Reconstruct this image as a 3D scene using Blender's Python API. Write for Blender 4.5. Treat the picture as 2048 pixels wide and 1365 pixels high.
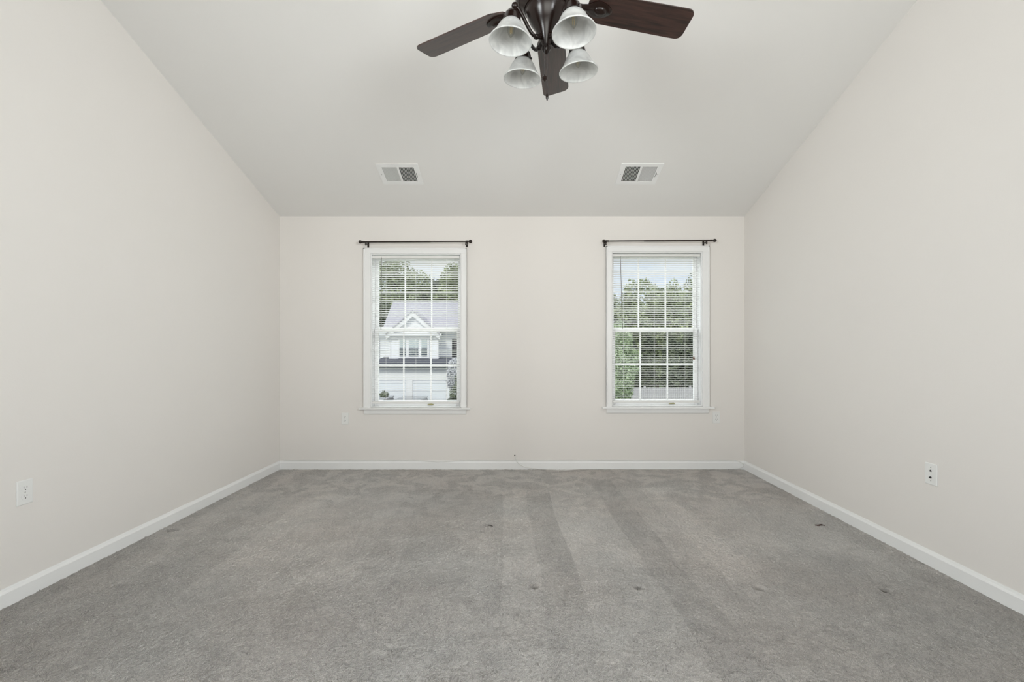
import bpy, bmesh, math, random
import numpy as np
from mathutils import Vector, Matrix
for o in list(bpy.data.objects): bpy.data.objects.remove(o, do_unlink=True)
random.seed(7)
scene = bpy.context.scene
COL = scene.collection
F = 910.0                    # focal length in pixels of the 2048 px wide frame
EYE = 1.141                  # camera height
PX, PY = 1032.0, 702.0       # principal point
XL, XR, YB, YR = -2.277, 2.200, 4.380, -1.60     # room: left, right, window wall, rear wall
EAVE, SLOPE = 2.436, 1/3.0
SL = math.atan(SLOPE)
GROUND = EYE - 4.30

# ------------------------------------------------------------- camera
cam = bpy.data.cameras.new('camera'); camo = bpy.data.objects.new('camera', cam); COL.objects.link(camo)
camo.location = (0, 0, EYE); camo.rotation_euler = (math.pi/2, 0, 0)
cam.sensor_width = 36.0; cam.lens = F*36.0/2048
cam.shift_x = -(PX-1024)/2048; cam.shift_y = (PY-682.5)/2048
cam.clip_start = 0.02; cam.clip_end = 400
scene.camera = camo

# ------------------------------------------------------------- light and exposure
vs = scene.view_settings
vs.view_transform = 'Standard'; vs.look = 'None'; vs.gamma = 1.0; vs.use_curve_mapping = False
vs.exposure = 0.0
world = bpy.data.worlds.new('sky'); scene.world = world; world.use_nodes = True
wn = world.node_tree; wn.nodes.clear()
out = wn.nodes.new('ShaderNodeOutputWorld'); bg = wn.nodes.new('ShaderNodeBackground')
tc = wn.nodes.new('ShaderNodeTexCoord'); mp = wn.nodes.new('ShaderNodeMapping')
mp.inputs['Scale'].default_value = (1, 1, 3.0)
nz = wn.nodes.new('ShaderNodeTexNoise'); nz.inputs['Scale'].default_value = 3.2; nz.inputs['Detail'].default_value = 6
cr = wn.nodes.new('ShaderNodeValToRGB')
cr.color_ramp.elements[0].position = 0.40; cr.color_ramp.elements[0].color = (0.72, 0.78, 0.92, 1)
cr.color_ramp.elements[1].position = 0.58; cr.color_ramp.elements[1].color = (0.93, 0.92, 0.95, 1)
wn.links.new(tc.outputs['Generated'], mp.inputs['Vector']); wn.links.new(mp.outputs['Vector'], nz.inputs['Vector'])
wn.links.new(nz.outputs['Fac'], cr.inputs['Fac']); wn.links.new(cr.outputs['Color'], bg.inputs['Color'])
bg.inputs['Strength'].default_value = 1.05
wn.links.new(bg.outputs['Background'], out.inputs['Surface'])

def roomceil(y): return EAVE+(YB-y)*SLOPE
def area(name, loc, target, sx, sy, watts, color=(1, 1, 1), spread=180):
    l = bpy.data.lights.new(name, 'AREA'); l.shape = 'RECTANGLE'; l.size = sx; l.size_y = sy
    l.energy = watts; l.color = color; l.spread = math.radians(spread)
    o = bpy.data.objects.new(name, l); COL.objects.link(o); o.location = loc
    d = Vector(target) - Vector(loc)
    o.rotation_euler = d.to_track_quat('-Z', 'Y').to_euler()
    return o
# unseen area lamps: sky daylight from above, added ground-bounce fill from below
area('sky_daylight', (0, 9.0, 7.2), (0, 4.4, 1.4), 13, 5.0, 1900, (0.96, 0.985, 1.0))
area('ground_bounce_fill', (0, 7.6, -2.6), (0, 4.4, 1.6), 9, 3.0, 80, (1.0, 0.98, 0.95))
# added fill lamps behind the camera, shining through invented rear and side windows
area('rear_fill', (0.4, YR-0.30, 1.62), (0.1, 3.0, 2.9), 3.0, 2.0, 21, (1.0, 0.95, 0.89), spread=80)
area('left_side_fill', (XL-0.25, -0.80, 1.75), (XR, 3.4, 1.45), 1.3, 1.5, 57, (0.955, 0.978, 1.0), spread=98)
area('right_side_fill', (XR+0.25, -0.80, 1.75), (XL, 3.4, 1.45), 1.3, 1.5, 57, (0.955, 0.978, 1.0), spread=98)
sun = bpy.data.lights.new('sun', 'SUN'); sun.energy = 2.4; sun.angle = math.radians(12); sun.color = (1, 0.97, 0.92)
suno = bpy.data.objects.new('sun', sun); COL.objects.link(suno)
suno.rotation_euler = Vector((0.35, 0.75, -0.85)).to_track_quat('-Z', 'Y').to_euler(); suno.location = (0, -4, 12)

# ------------------------------------------------------------- materials
MATS = {}
def mat(name, color, rough=0.6, metal=0.0, spec=0.5, bump=0.0, bscale=60, var=0.0, vscale=4, coat=0.0):
    m = bpy.data.materials.new(name); m.use_nodes = True; nt = m.node_tree
    b = nt.nodes['Principled BSDF']
    b.inputs['Base Color'].default_value = (*color, 1); b.inputs['Roughness'].default_value = rough
    b.inputs['Metallic'].default_value = metal; b.inputs['Specular IOR Level'].default_value = spec
    b.inputs['Coat Weight'].default_value = coat
    t = nt.nodes.new('ShaderNodeTexCoord')
    if var > 0:
        n = nt.nodes.new('ShaderNodeTexNoise'); n.inputs['Scale'].default_value = vscale; n.inputs['Detail'].default_value = 4
        r = nt.nodes.new('ShaderNodeMapRange'); r.inputs['To Min'].default_value = 1-var; r.inputs['To Max'].default_value = 1+var
        mx = nt.nodes.new('ShaderNodeVectorMath'); mx.operation = 'SCALE'; mx.inputs[0].default_value = color
        nt.links.new(t.outputs['Object'], n.inputs['Vector']); nt.links.new(n.outputs['Fac'], r.inputs['Value'])
        nt.links.new(r.outputs['Result'], mx.inputs['Scale']); nt.links.new(mx.outputs['Vector'], b.inputs['Base Color'])
    if bump > 0:
        n = nt.nodes.new('ShaderNodeTexNoise'); n.inputs['Scale'].default_value = bscale; n.inputs['Detail'].default_value = 3
        bp = nt.nodes.new('ShaderNodeBump'); bp.inputs['Strength'].default_value = bump; bp.inputs['Distance'].default_value = 0.002
        nt.links.new(t.outputs['Object'], n.inputs['Vector']); nt.links.new(n.outputs['Fac'], bp.inputs['Height'])
        nt.links.new(bp.outputs['Normal'], b.inputs['Normal'])
    MATS[name] = m; return m
mat('wall_paint', (0.796, 0.764, 0.728), 0.62, bump=0.12, bscale=140, var=0.012, vscale=2)
mat('ceiling_paint', (0.84, 0.83, 0.81), 0.8, bump=0.10, bscale=160)
mat('trim_white', (0.86, 0.86, 0.85), 0.35, var=0.01)
mat('vinyl_white', (0.84, 0.84, 0.84), 0.30)
mat('slat_white', (0.86, 0.86, 0.85), 0.35)
mat('blind_rail', (0.80, 0.79, 0.77), 0.35)
mat('cord_grey', (0.62, 0.60, 0.58), 0.7)
mat('tassel_brown', (0.20, 0.13, 0.09), 0.5)
mat('wand_clear', (0.22, 0.21, 0.20), 0.2)
mat('bronze', (0.011, 0.005, 0.0035), 0.24, metal=0.0, spec=0.38, var=0.25, vscale=14)
mat('rod_bronze', (0.035, 0.027, 0.022), 0.38, metal=0.5)
mat('plate_white', (0.82, 0.82, 0.80), 0.35)
mat('slot_dark', (0.02, 0.02, 0.02), 0.7)
mat('screw', (0.45, 0.45, 0.44), 0.35, metal=0.7)
mat('vent_white', (0.88, 0.88, 0.87), 0.35)
mat('duct_dark', (0.015, 0.015, 0.015), 0.9)
mat('cable_white', (0.74, 0.73, 0.70), 0.5)
mat('sliver_dark', (0.055, 0.045, 0.038), 0.7)
mat('sliver_red', (0.10, 0.06, 0.05), 0.8)
mat('lock_brass', (0.35, 0.33, 0.14), 0.4, metal=0.4)
mat('bulb_filament', (0.90, 0.74, 0.42), 0.4)
mat('siding', (0.84, 0.85, 0.88), 0.6)
mat('house_trim', (0.82, 0.82, 0.84), 0.5)
mat('garage_white', (0.80, 0.83, 0.88), 0.5)
mat('shingle', (0.42, 0.41, 0.46), 0.9, var=0.15, vscale=6)
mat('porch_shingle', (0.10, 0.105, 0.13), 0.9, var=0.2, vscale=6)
mat('house_glass', (0.10, 0.12, 0.14), 0.1)
mat('house_curtain', (0.50, 0.56, 0.57), 0.6)
mat('shutter', (0.03, 0.03, 0.035), 0.6)
mat('lawn', (0.16, 0.22, 0.09), 0.95, var=0.3, vscale=1.2)
mat('asphalt', (0.22, 0.22, 0.23), 0.9, var=0.1, vscale=3)
mat('concrete', (0.55, 0.54, 0.51), 0.85, var=0.08, vscale=3)
mat('bark', (0.10, 0.085, 0.07), 0.9, var=0.3, vscale=8)
mat('fence_grey', (0.50, 0.48, 0.52), 0.85, var=0.15, vscale=5)
mat('car_dark', (0.05, 0.055, 0.065), 0.25, coat=0.8)
mat('car_silver', (0.55, 0.56, 0.58), 0.25, coat=0.8)
mat('car_glass', (0.02, 0.022, 0.025), 0.06)
mat('tyre', (0.02, 0.02, 0.02), 0.8)
mat('blossom_leaf', (0.62, 0.63, 0.66), 0.8)

def leafmat(name, c1, c2):
    m = bpy.data.materials.new(name); m.use_nodes = True; nt = m.node_tree; b = nt.nodes['Principled BSDF']
    t = nt.nodes.new('ShaderNodeTexCoord'); n = nt.nodes.new('ShaderNodeTexNoise')
    n.inputs['Scale'].default_value = 1.6; n.inputs['Detail'].default_value = 5
    r = nt.nodes.new('ShaderNodeValToRGB')
    r.color_ramp.elements[0].position = 0.38; r.color_ramp.elements[0].color = (*c1, 1)
    r.color_ramp.elements[1].position = 0.62; r.color_ramp.elements[1].color = (*c2, 1)
    nt.links.new(t.outputs['Object'], n.inputs['Vector']); nt.links.new(n.outputs['Fac'], r.inputs['Fac'])
    nt.links.new(r.outputs['Color'], b.inputs['Base Color']); b.inputs['Roughness'].default_value = 0.7
    MATS[name] = m
leafmat('leaf_mid', (0.17, 0.20, 0.12), (0.44, 0.50, 0.29))
leafmat('leaf_dark', (0.07, 0.085, 0.065), (0.19, 0.22, 0.14))
leafmat('leaf_pale', (0.30, 0.38, 0.22), (0.50, 0.60, 0.40))

def glassmat():
    m = bpy.data.materials.new('pane_glass'); m.use_nodes = True; nt = m.node_tree; nt.nodes.clear()
    o = nt.nodes.new('ShaderNodeOutputMaterial'); mx = nt.nodes.new('ShaderNodeMixShader')
    tr = nt.nodes.new('ShaderNodeBsdfTransparent'); tr.inputs['Color'].default_value = (0.95, 0.97, 0.96, 1)
    gl = nt.nodes.new('ShaderNodeBsdfGlossy'); gl.inputs['Roughness'].default_value = 0.02
    fr = nt.nodes.new('ShaderNodeFresnel'); fr.inputs['IOR'].default_value = 1.10
    nt.links.new(fr.outputs['Fac'], mx.inputs['Fac']); nt.links.new(tr.outputs[0], mx.inputs[1]); nt.links.new(gl.outputs[0], mx.inputs[2])
    nt.links.new(mx.outputs[0], o.inputs['Surface']); MATS['pane_glass'] = m
glassmat()
def bulbmat():
    m = bpy.data.materials.new('bulb_glass'); m.use_nodes = True; nt = m.node_tree; nt.nodes.clear()
    o = nt.nodes.new('ShaderNodeOutputMaterial'); mx = nt.nodes.new('ShaderNodeMixShader')
    tr = nt.nodes.new('ShaderNodeBsdfTransparent'); tr.inputs['Color'].default_value = (0.97, 0.965, 0.94, 1)
    gl = nt.nodes.new('ShaderNodeBsdfGlossy'); gl.inputs['Roughness'].default_value = 0.05
    lw = nt.nodes.new('ShaderNodeLayerWeight'); lw.inputs['Blend'].default_value = 0.22
    nt.links.new(lw.outputs['Facing'], mx.inputs['Fac']); nt.links.new(tr.outputs[0], mx.inputs[1]); nt.links.new(gl.outputs[0], mx.inputs[2])
    nt.links.new(mx.outputs[0], o.inputs['Surface']); MATS['bulb_glass'] = m
bulbmat()
def alabaster():
    m = bpy.data.materials.new('alabaster_glass'); m.use_nodes = True; nt = m.node_tree; nt.nodes.clear()
    o = nt.nodes.new('ShaderNodeOutputMaterial'); mx = nt.nodes.new('ShaderNodeMixShader')
    t = nt.nodes.new('ShaderNodeTexCoord'); n = nt.nodes.new('ShaderNodeTexNoise')
    n.inputs['Scale'].default_value = 16; n.inputs['Detail'].default_value = 3; n.inputs['Distortion'].default_value = 1.5
    r = nt.nodes.new('ShaderNodeValToRGB')
    r.color_ramp.elements[0].position = 0.35; r.color_ramp.elements[0].color = (0.66, 0.665, 0.655, 1)
    r.color_ramp.elements[1].position = 0.65; r.color_ramp.elements[1].color = (0.83, 0.835, 0.82, 1)
    b = nt.nodes.new('ShaderNodeBsdfPrincipled'); b.inputs['Roughness'].default_value = 0.35
    tl = nt.nodes.new('ShaderNodeBsdfTranslucent')
    mx.inputs['Fac'].default_value = 0.45
    nt.links.new(t.outputs['Object'], n.inputs['Vector']); nt.links.new(n.outputs['Fac'], r.inputs['Fac'])
    nt.links.new(r.outputs['Color'], b.inputs['Base Color']); nt.links.new(r.outputs['Color'], tl.inputs['Color'])
    nt.links.new(b.outputs[0], mx.inputs[1]); nt.links.new(tl.outputs[0], mx.inputs[2])
    nt.links.new(mx.outputs[0], o.inputs['Surface']); MATS['alabaster_glass'] = m
alabaster()
def woodmat():
    m = bpy.data.materials.new('walnut_blade'); m.use_nodes = True; nt = m.node_tree; b = nt.nodes['Principled BSDF']
    t = nt.nodes.new('ShaderNodeTexCoord'); mp = nt.nodes.new('ShaderNodeMapping'); mp.inputs['Scale'].default_value = (4, 46, 20)
    n = nt.nodes.new('ShaderNodeTexNoise'); n.inputs['Scale'].default_value = 1.5; n.inputs['Detail'].default_value = 6; n.inputs['Distortion'].default_value = 0.9
    r = nt.nodes.new('ShaderNodeValToRGB')
    r.color_ramp.elements[0].position = 0.32; r.color_ramp.elements[0].color = (0.012, 0.006, 0.005, 1)
    r.color_ramp.elements[1].position = 0.72; r.color_ramp.elements[1].color = (0.060, 0.029, 0.022, 1)
    nt.links.new(t.outputs['Object'], mp.inputs['Vector']); nt.links.new(mp.outputs['Vector'], n.inputs['Vector'])
    nt.links.new(n.outputs['Fac'], r.inputs['Fac']); nt.links.new(r.outputs['Color'], b.inputs['Base Color'])
    b.inputs['Roughness'].default_value = 0.33; b.inputs['Specular IOR Level'].default_value = 0.5; b.inputs['Coat Weight'].default_value = 0.4; b.inputs['Coat Roughness'].default_value = 0.3
    MATS['walnut_blade'] = m
woodmat()
def carpetmat():
    m = bpy.data.materials.new('carpet'); m.use_nodes = True; nt = m.node_tree; b = nt.nodes['Principled BSDF']
    N = nt.nodes; L = nt.links
    t = N.new('ShaderNodeTexCoord')
    def noise(scale, detail=2, vec=None, dist=0, rough=0.5):
        n = N.new('ShaderNodeTexNoise'); n.inputs['Scale'].default_value = scale; n.inputs['Detail'].default_value = detail
        n.inputs['Distortion'].default_value = dist; n.inputs['Roughness'].default_value = rough
        L.new(vec if vec else t.outputs['Object'], n.inputs['Vector']); return n.outputs['Fac']
    def mr(v, a, b_, c, d, smooth=False):
        r = N.new('ShaderNodeMapRange'); r.inputs['From Min'].default_value = a; r.inputs['From Max'].default_value = b_
        r.inputs['To Min'].default_value = c; r.inputs['To Max'].default_value = d
        if smooth: r.interpolation_type = 'SMOOTHSTEP'
        L.new(v, r.inputs['Value']); return r.outputs['Result']
    def math_(op, a, b_):
        n = N.new('ShaderNodeMath'); n.operation = op
        for i, v in enumerate((a, b_)):
            if isinstance(v, (int, float)): n.inputs[i].default_value = v
            else: L.new(v, n.inputs[i])
        return n.outputs[0]
    sep = N.new('ShaderNodeSeparateXYZ'); L.new(t.outputs['Object'], sep.inputs[0])
    # pile brushed in lanes by the vacuum cleaner
    wob = mr(noise(0.9, 1), 0, 1, -0.06, 0.06)
    lane = math_('FLOOR', math_('MULTIPLY', math_('ADD', math_('ADD', sep.outputs['X'], math_('MULTIPLY', sep.outputs['Y'], 0.03)), wob), 5.3), 0)
    wnz = N.new('ShaderNodeTexWhiteNoise'); wnz.noise_dimensions = '1D'; L.new(lane, wnz.inputs['W'])
    lane_v = mr(wnz.outputs['Value'], 0, 1, -0.20, 0.20)
    yv = math_('ADD', sep.outputs['Y'], mr(noise(1.7, 3), 0.3, 0.7, -0.35, 0.35))
    lane_mask = math_('MULTIPLY', math_('MULTIPLY', mr(yv, 1.7, 2.5, 0.35, 1.0, True), mr(yv, 3.65, 3.95, 1.0, 0.15, True)), mr(noise(1.1, 2), 0.32, 0.50, 0.35, 1.0, True))
    lanes = math_('MULTIPLY', lane_v, lane_mask)
    # close to the window wall the nap is scuffed into patches, further off it is brushed flat
    patchy = mr(yv, 3.1, 3.9, 0.55, 1.5, True)
    blot = math_('MULTIPLY', mr(noise(5.0, 5, dist=0.9, rough=0.62), 0.45, 0.56, -0.11, 0.11, True), patchy)
    blot2 = mr(noise(14.0, 4, dist=0.6), 0.38, 0.62, -0.06, 0.06)
    grain = mr(noise(240, 3, rough=0.7), 0.30, 0.70, -0.36, 0.36)
    grain2 = mr(noise(90, 3), 0.30, 0.70, -0.12, 0.12)
    s = math_('ADD', math_('ADD', lanes, blot), math_('ADD', blot2, math_('ADD', grain, grain2)))
    light_falloff = mr(math_('ADD', sep.outputs['Y'], mr(noise(1.6, 3), 0.3, 0.7, -0.45, 0.45)), 2.05, 2.75, 0.84, 1.10, True)   # light falloff painted into the carpet colour: darker near camera, lighter far half
    val = math_('MULTIPLY', math_('ADD', s, 1.0), light_falloff)
    hue = mr(noise(1.3, 3), 0.35, 0.65, 0, 1)
    mixc = N.new('ShaderNodeMix'); mixc.data_type = 'RGBA'; L.new(hue, mixc.inputs['Factor'])
    mixc.inputs['A'].default_value = (0.500, 0.480, 0.455, 1); mixc.inputs['B'].default_value = (0.500, 0.456, 0.420, 1)
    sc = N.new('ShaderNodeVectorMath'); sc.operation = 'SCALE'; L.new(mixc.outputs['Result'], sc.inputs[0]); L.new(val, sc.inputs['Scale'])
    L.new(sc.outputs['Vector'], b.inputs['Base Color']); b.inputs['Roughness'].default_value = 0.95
    b.inputs['Specular IOR Level'].default_value = 0.1
    b.inputs['Sheen Weight'].default_value = 1.0; b.inputs['Sheen Roughness'].default_value = 0.3; b.inputs['Sheen Tint'].default_value = (0.95, 0.92, 0.88, 1)
    bp = N.new('ShaderNodeBump'); bp.inputs['Strength'].default_value = 0.8; bp.inputs['Distance'].default_value = 0.006
    h = math_('ADD', math_('MULTIPLY', grain, 1.0), math_('MULTIPLY', grain2, 1.0))
    L.new(h, bp.inputs['Height']); L.new(bp.outputs['Normal'], b.inputs['Normal'])
    MATS['carpet'] = m
carpetmat()

# ------------------------------------------------------------- mesh helpers
class MB:
    def __init__(self): self.bm = bmesh.new()
    def box(self, a, b, M=None):
        x0, y0, z0 = [min(p, q) for p, q in zip(a, b)]; x1, y1, z1 = [max(p, q) for p, q in zip(a, b)]
        vs_ = [self.bm.verts.new((x, y, z)) for x in (x0, x1) for y in (y0, y1) for z in (z0, z1)]
        for f in ((0, 1, 3, 2), (4, 6, 7, 5), (0, 4, 5, 1), (2, 3, 7, 6), (0, 2, 6, 4), (1, 5, 7, 3)):
            self.bm.faces.new([vs_[i] for i in f])
        if M is not None:
            for v in vs_: v.co = M @ v.co
        return vs_
    def prism(self, pts, vec):
        """closed polygon (list of 3d points) extruded by vec"""
        a = [self.bm.verts.new(p) for p in pts]; b = [self.bm.verts.new(Vector(p)+Vector(vec)) for p in pts]
        self.bm.faces.new(a); self.bm.faces.new(list(reversed(b)))
        n = len(pts)
        for i in range(n): self.bm.faces.new([a[i], b[i], b[(i+1) % n], a[(i+1) % n]])
        return a+b
    def lathe(self, prof, n=32, M=None, closed=False):
        """prof: list of (r, z)"""
        rings = []
        for r, z in prof:
            if r < 1e-6: rings.append([self.bm.verts.new((0, 0, z))])
            else: rings.append([self.bm.verts.new((r*math.cos(2*math.pi*k/n), r*math.sin(2*math.pi*k/n), z)) for k in range(n)])
        if closed: rings.append(rings[0])
        for A, B in zip(rings, rings[1:]):
            for k in range(n):
                k2 = (k+1) % n
                if len(A) == 1 and len(B) == 1: continue
                if len(A) == 1: self.bm.faces.new([A[0], B[k], B[k2]])
                elif len(B) == 1: self.bm.faces.new([A[k], B[0], A[k2]])
                else: self.bm.faces.new([A[k], B[k], B[k2], A[k2]])
        vs_ = [v for R in (rings[:-1] if closed else rings) for v in R]
        if M is not None:
            for v in vs_: v.co = M @ v.co
        return vs_
    def tube(self, pts, r, n=8):
        pts = [Vector(p) for p in pts]; rs = r if isinstance(r, (list, tuple)) else [r]*len(pts)
        rings = []; up = None
        for i, p in enumerate(pts):
            d = (pts[min(i+1, len(pts)-1)] - pts[max(i-1, 0)]).normalized()
            if up is None: up = Vector((0, 0, 1)) if abs(d.z) < 0.9 else Vector((1, 0, 0))
            s = d.cross(up).normalized(); up = s.cross(d).normalized()
            rings.append([self.bm.verts.new(p + rs[i]*(math.cos(2*math.pi*k/n)*s + math.sin(2*math.pi*k/n)*up)) for k in range(n)])
        for A, B in zip(rings, rings[1:]):
            for k in range(n): self.bm.faces.new([A[k], A[(k+1) % n], B[(k+1) % n], B[k]])
        self.bm.faces.new(list(reversed(rings[0]))); self.bm.faces.new(rings[-1])
    def ball(self, c, r, n=12, sz=1.0):
        prof = [(r*math.sin(math.pi*i/n), -r*sz*math.cos(math.pi*i/n)) for i in range(n+1)]
        prof[0] = (0, prof[0][1]); prof[-1] = (0, prof[-1][1])
        self.lathe(prof, max(12, n), Matrix.Translation(c))
    def build(self, name, material, parent=None, bevel=0.0, smooth=False, seg=2):
        bmesh.ops.recalc_face_normals(self.bm, faces=self.bm.faces)
        me = bpy.data.meshes.new(name); self.bm.to_mesh(me); self.bm.free()
        o = bpy.data.objects.new(name, me); COL.objects.link(o)
        me.materials.append(MATS[material])
        if smooth:
            me.polygons.foreach_set('use_smooth', [True]*len(me.polygons))
            me.set_sharp_from_angle(angle=math.radians(40))
        if bevel > 0:
            md = o.modifiers.new('bevel', 'BEVEL'); md.width = bevel; md.segments = seg; md.limit_method = 'ANGLE'
        if parent: o.parent = parent
        return o
def tag(o, label, cat=None, group=None, kind=None):
    if label: o['label'] = label
    if cat: o['category'] = cat
    if group: o['group'] = group
    if kind: o['kind'] = kind
    return o
def struct(o, label=None): o['kind'] = 'structure'; return o if not label else tag(o, label)
def empty(name, loc=(0, 0, 0)):
    o = bpy.data.objects.new(name, None); COL.objects.link(o); o.location = loc; o.empty_display_size = 0.1; return o
def setparent(root, *objs):
    """parts are modelled in world coordinates; keep them in place under a root that stands elsewhere"""
    for o in objs: o.parent = root; o.location = Vector(o.location) - root.location
def W(px, py, Y): return Vector(((px-PX)*Y/F, Y, EYE-(py-PY)*Y/F))
S = YB/F
def bx(px): return (px-PX)*S
def bz(py): return EYE-(py-PY)*S

# ------------------------------------------------------------- room shell
T = 0.16
def holed(mb, u0, u1, v0, v1, holes, put):
    us = sorted({u0, u1, *[h[0] for h in holes], *[h[1] for h in holes]}); vv = sorted({v0, v1, *[h[2] for h in holes], *[h[3] for h in holes]})
    for i in range(len(us)-1):
        for j in range(len(vv)-1):
            cu, cv = (us[i]+us[i+1])/2, (vv[j]+vv[j+1])/2
            if any(h[0] < cu < h[1] and h[2] < cv < h[3] for h in holes): continue
            put(us[i], us[i+1], vv[j], vv[j+1])
# openings (inner casing edges)
WIN = [dict(n=1, x0=bx(741.5), x1=bx(922.5), z0=bz(815.5), z1=bz(507.5), cx0=bx(728), cx1=bx(933.5), ct=bz(497)),
       dict(n=2, x0=bx(1223.0), x1=bx(1404.5), z0=bz(813.5), z1=bz(504.5), cx0=bx(1211.8), cx1=bx(1417.5), ct=bz(493))]
mb = MB()
holed(mb, XL-T, XR+T, -0.15, EAVE, [(w['x0'], w['x1'], w['z0'], w['z1']) for w in WIN],
      lambda a, b, c, d: mb.box((a, YB, c), (b, YB+T, d)))
wall_back = struct(mb.build('wall_back', 'wall_paint'))
SW = (-1.40, -0.20, 1.05, 2.45)      # invented side windows behind the camera: y0, y1, z0, z1
for side, X, sgn in (('left', XL, -1), ('right', XR, 1)):
    mb = MB(); a, b, c, d = SW
    mb.prism([(X, YB, -0.15), (X, b, -0.15), (X, b, roomceil(b)), (X, YB, EAVE)], (sgn*T, 0, 0))
    mb.prism([(X, b, -0.15), (X, a, -0.15), (X, a, c), (X, b, c)], (sgn*T, 0, 0))
    mb.prism([(X, b, d), (X, a, d), (X, a, roomceil(a)), (X, b, roomceil(b))], (sgn*T, 0, 0))
    mb.prism([(X, a, -0.15), (X, YR, -0.15), (X, YR, roomceil(YR)), (X, a, roomceil(a))], (sgn*T, 0, 0))
    struct(mb.build('wall_'+side, 'wall_paint'))
mb = MB()
holed(mb, XL-T, XR+T, -0.15, roomceil(YR), [(-1.10, 1.95, 0.62, 2.62)], lambda a, b, c, d: mb.box((a, YR-T, c), (b, YR, d)))
struct(mb.build('wall_rear', 'wall_paint'))
CM = Matrix(((1, 0, 0, 0), (0, -math.cos(SL), math.sin(SL), YB), (0, math.sin(SL), math.cos(SL), EAVE), (0, 0, 0, 1)))  # (x, s, n) -> world
def cs(y): return (YB-y)/math.cos(SL)
VENTS = [(-1.144, -0.800, 3.700, 3.934), (0.857, 1.202, 3.692, 3.934)]
mb = MB()
holed(mb, XL-T, XR+T, -0.2, cs(YR)+0.2, [(v[0]+.03, v[1]-.03, cs(v[3])+.03, cs(v[2])-.03) for v in VENTS],
      lambda a, b, c, d: mb.box((a, c, 0), (b, d, 0.12), CM))
struct(mb.build('ceiling', 'ceiling_paint'))

# floor with the pits that furniture feet left in the pile
def floor_pt(px, py):
    Y = EYE*F/(py-PY); return ((px-PX)*Y/F, Y)
DENTS = [(*floor_pt(1068.5, 1174), .016, .017, .017), (*floor_pt(1277, 1175.5), .015, .016, .017), (*floor_pt(1518, 1177.5), .017, .017, .017),
         (*floor_pt(1772, 1182), .015, .015, .017), (*floor_pt(344, 1061), .030, .018, .016), (*floor_pt(1640, 1051), .022, .012, .006), (*floor_pt(972, 1053), .010, .014, .012)]
gx = np.linspace(XL, XR, 896); gy = np.concatenate([np.arange(YR, 1.30, .05), np.arange(1.30, YB, .005), [YB]])
GX, GY = np.meshgrid(gx, gy)
rng = np.random.default_rng(3)
tuft = rng.normal(0, 1, GX.shape); soft = rng.normal(0, 1, GX.shape)
for ax_ in (0, 1): soft = (np.roll(soft, 1, ax_)+soft+np.roll(soft, -1, ax_))/3
fade = np.clip((GY-1.29)/.01, 0, 1)
GZ = fade*(0.0022*tuft + 0.0030*soft)
for dx, dy, rx, ry, dp in DENTS:
    rx *= 1.25; ry *= 1.25
    q = ((GX-dx)/rx)**2+((GY-dy)/ry)**2
    GZ -= 2.6*dp*np.exp(-q**2.2) ; GZ += 0.002*np.exp(-((np.sqrt(q)-1.7)/0.4)**2)
nx_, ny_ = len(gx), len(gy)
me = bpy.data.meshes.new('floor')
verts = np.stack([GX.ravel(), GY.ravel(), GZ.ravel()], 1)
idx = np.arange(nx_*ny_).reshape(ny_, nx_)
faces = np.stack([idx[:-1, :-1].ravel(), idx[:-1, 1:].ravel(), idx[1:, 1:].ravel(), idx[1:, :-1].ravel()], 1)
me.vertices.add(len(verts)); me.vertices.foreach_set('co', verts.ravel().astype(np.float32))
me.loops.add(faces.size); me.loops.foreach_set('vertex_index', faces.ravel().astype(np.int32))
me.polygons.add(len(faces)); me.polygons.foreach_set('loop_start', (np.arange(len(faces))*4).astype(np.int32))
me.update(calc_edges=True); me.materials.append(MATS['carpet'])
me.polygons.foreach_set('use_smooth', [True]*len(me.polygons))
floor = bpy.data.objects.new('floor', me); COL.objects.link(floor); struct(floor)

# baseboards: flat board with eased, stepped top
BH, BT = 0.083, 0.014
PROF = [(0, 0), (BT, 0), (BT, BH-.020), (BT-.003, BH-.014), (BT-.006, BH-.010), (BT-.009, BH-.002), (BT-.010, BH), (0, BH)]
mb = MB(); mb.prism([(XL, YB-d, z) for d, z in PROF], (XR-XL, 0, 0)); struct(mb.build('baseboard_back', 'trim_white'))
mb = MB(); mb.prism([(XL+d, YR, z) for d, z in PROF], (0, YB-YR, 0)); struct(mb.build('baseboard_left', 'trim_white'))
mb = MB(); mb.prism([(XR-d, YR, z) for d, z in PROF], (0, YB-YR, 0)); struct(mb.build('baseboard_right', 'trim_white'))

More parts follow.
